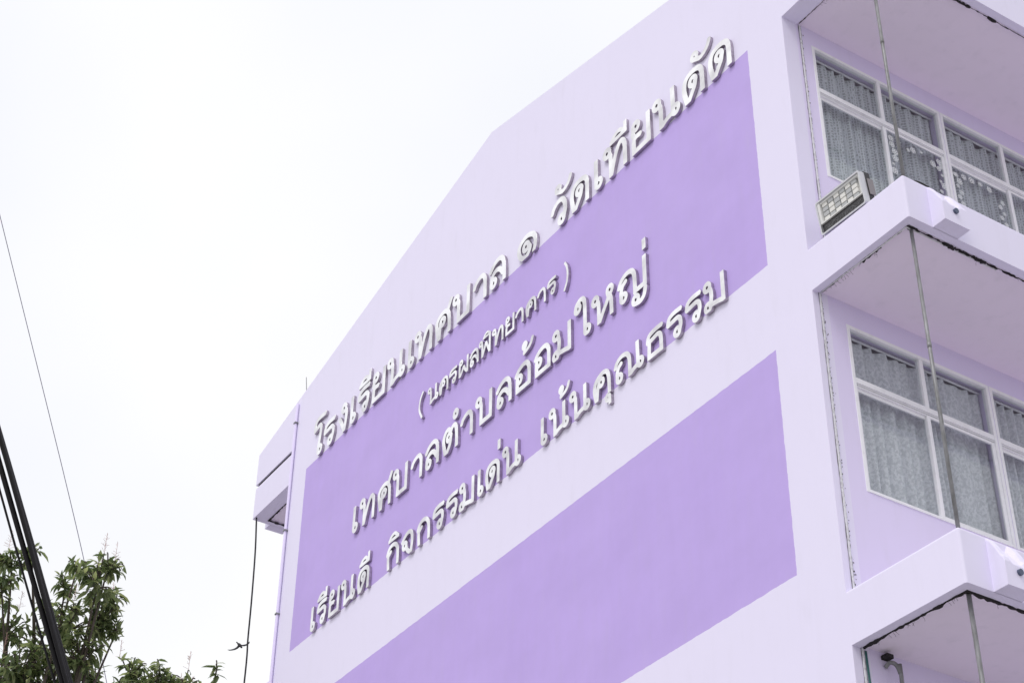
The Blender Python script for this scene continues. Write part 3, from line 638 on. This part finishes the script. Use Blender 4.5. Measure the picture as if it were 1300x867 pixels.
# ---------------------------------------------------------------- bird in flight
bm = bmesh.new(); rings = []
prof = [(-.115, .001, 0), (-.10, .014, -.002), (-.05, .012, 0), (-.02, .023, 0), (.03, .030, .0), (.07, .026, .004), (.095, .018, .010), (.115, .019, .013), (.13, .012, .012), (.15, .002, .009)]
for x, r, z in prof: rings.append([bm.verts.new((x, r * math.cos(a), z + r * .85 * math.sin(a))) for a in (i * math.pi / 4 for i in range(8))])
for a, b in zip(rings, rings[1:]):
    for i in range(8): bm.faces.new((a[i], a[(i + 1) % 8], b[(i + 1) % 8], b[i]))
bm.faces.new(rings[0][::-1]); bm.faces.new(rings[-1])
for s in (1, -1):
    sec = []
    for t, lead, ch, up in ((0, .07, .075, .012), (.25, .08, .065, .03), (.5, .07, .055, .04), (.75, .04, .042, .044), (.92, .01, .04, .046), (1, -.025, .012, .04)):
        y = s * (.012 + .20 * t); th = .006 * (1 - .7 * t) + .001
        sec.append([bm.verts.new((lead, y, up)), bm.verts.new((lead - ch * .4, y, up + th)), bm.verts.new((lead - ch, y, up - .004)), bm.verts.new((lead - ch * .4, y, up - th))])
    for a, b in zip(sec, sec[1:]):
        for i in range(4): bm.faces.new((a[i], a[(i + 1) % 4], b[(i + 1) % 4], b[i]))
    bm.faces.new(sec[0]); bm.faces.new(sec[-1][::-1])
bird = thing_mesh('bird', bm, new_mat('dark_feathers', (.02, .02, .025), .7), 'small dark bird in flight beside the hanging cable', 'bird')
bx = (RT * .50 - UP * .22 - F * .80).normalized(); by = -(RT * .93 + UP * .24 + F * .35); by = (by - bx * by.dot(bx)).normalized(); bz = bx.cross(by)
mb = Matrix((bx, by, bz)).transposed().to_4x4(); mb = mb @ Matrix.Scale(.80, 4); mb.translation = Vector((-12.34, .11, 12.97)); bird.matrix_world = mb

# ---------------------------------------------------------------- trees (lower left)
M_BARK = new_mat('bark', (.09, .075, .06), .9)
M_LEAF = new_mat('leaf', (.06, .10, .03), .38, 0, .5); k = N(M_LEAF)
gi = k.n('NewGeometry'); q = k.n('ValToRGB'); cr2 = q.color_ramp; cr2.elements[0].color = (.075, .11, .045, 1); cr2.elements[1].color = (.36, .40, .17, 1)
e2 = cr2.elements.new(.45); e2.color = (.145, .19, .075, 1); e3 = cr2.elements.new(.8); e3.color = (.22, .265, .115, 1)
k.l(gi.outputs['Random Per Island'], q.inputs[0]); k.l(q.outputs[0], k.p.inputs['Base Color'])
t = M_LEAF.node_tree; mx = t.nodes.new('ShaderNodeMixShader'); tl = t.nodes.new('ShaderNodeBsdfTranslucent'); mx.inputs[0].default_value = .55
hv = k.n('HueSaturation'); hv.inputs['Value'].default_value = 1.3; k.l(q.outputs[0], hv.inputs['Color']); k.l(hv.outputs[0], tl.inputs[0])
k.l(k.p.outputs[0], mx.inputs[1]); k.l(tl.outputs[0], mx.inputs[2]); k.l(mx.outputs[0], t.nodes['Material Output'].inputs[0])
M_FLOWER = new_mat('blossom', (.52, .34, .30), .8)
def leaf(bm, p, d, ln, wd, rnd):
    d = d.normalized(); up = Vector((rnd.uniform(-.5, .5), rnd.uniform(-.5, .5), 1)); s = d.cross(up)
    s = s.normalized() if s.length > 1e-3 else d.orthogonal(); nn_ = s.cross(d)
    c = [p, p + d * ln * .33 - nn_ * .05 * ln, p + d * ln * .68 - nn_ * .13 * ln, p + d * ln - nn_ * .30 * ln]
    v = [bm.verts.new(c[0]), bm.verts.new(c[1] + s * wd + nn_ * wd * .35), bm.verts.new(c[1] - s * wd + nn_ * wd * .35), bm.verts.new(c[2] + s * wd * .8 + nn_ * wd * .3), bm.verts.new(c[2] - s * wd * .8 + nn_ * wd * .3), bm.verts.new(c[3]), bm.verts.new(c[1]), bm.verts.new(c[2])]
    for f_ in ((v[0], v[1], v[6]), (v[0], v[6], v[2]), (v[1], v[3], v[7], v[6]), (v[6], v[7], v[4], v[2]), (v[3], v[5], v[7]), (v[7], v[5], v[4])): bm.faces.new(f_)
def tree(base, top, clumps, label, seed, extra=()):
    rnd = random.Random(seed); root = tag(empty('tree', base), label, 'tree', 'leafy trees at the lower left')
    B = Vector(base); T = Vector(top); tb = bmesh.new(); lb = bmesh.new(); fb = bmesh.new()
    trunk = spline([B, B.lerp(T, .4) + Vector((.25, -.15, 0)), B.lerp(T, .75) + Vector((-.15, .2, 0)), T], 6); nT = len(trunk)
    tube(tb, [p - B for p in trunk], [.24 - .19 * i / (nT - 1) for i in range(nT)], 8)
    for (cx, cy, cz, rx, rz, n) in clumps:
        C = Vector((cx, cy, cz)); s0 = trunk[int(nT * rnd.uniform(.62, .95))]
        mid = s0.lerp(C, .5) + Vector((rnd.uniform(-.2, .2), rnd.uniform(-.2, .2), -.12)); limb = spline([s0, mid, C], 6)
        tube(tb, [p - B for p in limb], [.055 - .043 * i / (len(limb) - 1) for i in range(len(limb))], 6)
        for _ in range(max(2, int(n * .85))):
            u = Vector((rnd.gauss(0, 1), rnd.gauss(0, 1), rnd.gauss(0, 1))).normalized() * (rnd.random() ** .42)
            e_ = C + Vector((u.x * rx, u.y * rx, u.z * rz)); st = C.lerp(e_, .30) + Vector((0, 0, -.05))
            tw = spline([st, st.lerp(e_, .6) + Vector((0, 0, .05)), e_], 3)
            tube(tb, [p - B for p in tw], [.010] * (len(tw) - 1) + [.004], 4)
            dd = (e_ - st).normalized()
            for w_ in range(rnd.randint(5, 9)):
                a = rnd.uniform(0, 6.283); o1 = dd.orthogonal().normalized(); o2 = dd.cross(o1)
                ld = dd * rnd.uniform(.1, .7) + (o1 * math.cos(a) + o2 * math.sin(a)) * .8 + Vector((0, 0, rnd.uniform(-.85, .1)))
                leaf(lb, e_ - dd * rnd.uniform(0, .16) - B, ld, rnd.choice((.10, .14, .17, .20)) * rnd.uniform(.85, 1.1), rnd.uniform(.020, .034), rnd)
            if u.z > .62 and rnd.random() < .40:
                for _k in range(16):
                    h = rnd.random() * .28; c_ = e_ + Vector((0, 0, h)) - B; a = rnd.uniform(0, 6.283); rr = .09 * (1 - h / .36)
                    tube(fb, [c_, c_ + Vector((math.cos(a) * rr, math.sin(a) * rr, .03))], .0022, 3)
                tube(fb, [e_ - B, e_ + Vector((0, 0, .3)) - B], .003, 3)
    from_bm('trunk', tb, M_BARK, root, True); from_bm('crown', lb, M_LEAF, root, True)
    if len(fb.verts): from_bm('blossom', fb, M_FLOWER, root)
    else: fb.free()
# crown clumps: x, y, z, horizontal radius, vertical radius, twigs
TA = [(-11.55, -2.23, 13.18, 0.22, 0.198, 12), (-11.96, -1.93, 12.9, 0.18, 0.162, 10), (-11.94, -2.52, 13.28, 0.16, 0.14400000000000002, 7), (-12.1, -1.79, 12.55, 0.16, 0.14400000000000002, 8), (-12.6, -3.0, 13.62, 0.2, 0.18000000000000002, 10), (-11.59, -2.32, 12.94, 0.33, 0.38, 27), (-12.11, -2.04, 12.69, 0.34, 0.36, 32), (-12.45, -2.49, 13.19, 0.22, 0.22, 11), (-12.1, -2.44, 12.49, 0.42, 0.34, 32), (-12.82, -2.52, 12.95, 0.25, 0.25, 11), (-12.69, -2.51, 12.3, 0.5, 0.4, 40), (-12.03, -2.23, 12.05, 0.38, 0.3, 32),
      (-12.65, -3.23, 13.43, 0.26, 0.24, 21), (-12.57, -3.32, 12.96, 0.3, 0.3, 18), (-12.94, -3.04, 12.55, 0.34, 0.34, 21), (-12.55, -2.87, 11.85, 0.5, 0.42, 48), (-12.66, -2.32, 11.76, 0.6, 0.45, 64), (-13.34, -3.38, 12.86, 0.55, 0.55, 32), (-13.23, -3.34, 11.88, 0.7, 0.7, 40), (-13.01, -2.64, 11.19, 0.9, 0.9, 72), (-13.17, -1.94, 11.36, 0.6, 0.6, 48), (-12.58, -1.81, 12.06, 0.22, 0.22, 13)]
tree((-13.37, -2.47, 0), (-13.37, -2.47, 11.6), TA, 'taller leafy tree with red blossom tips behind the cable bundle at the left', 21)
TB = [(-13.59, -0.99, 12.75, 0.3, 0.22, 19), (-13.28, -0.63, 12.65, 0.34, 0.22, 24), (-13.52, -0.16, 12.74, 0.32, 0.22, 21), (-13.42, -1.18, 12.29, 0.34, 0.34, 19), (-13.61, -0.57, 12.4, 0.48, 0.48, 32), (-13.16, 0.03, 12.6, 0.2, 0.16, 8), (-13.3, -0.13, 12.21, 0.45, 0.45, 32), (-13.77, -0.37, 11.9, 0.7, 0.7, 48), (-12.99, 0.09, 12.89, 0.05, 0.08, 2)]
tree((-13.88, -0.2, 0), (-13.88, -0.2, 11.1), TB, 'lower leafy tree top between the taller tree and the hanging cable', 33)
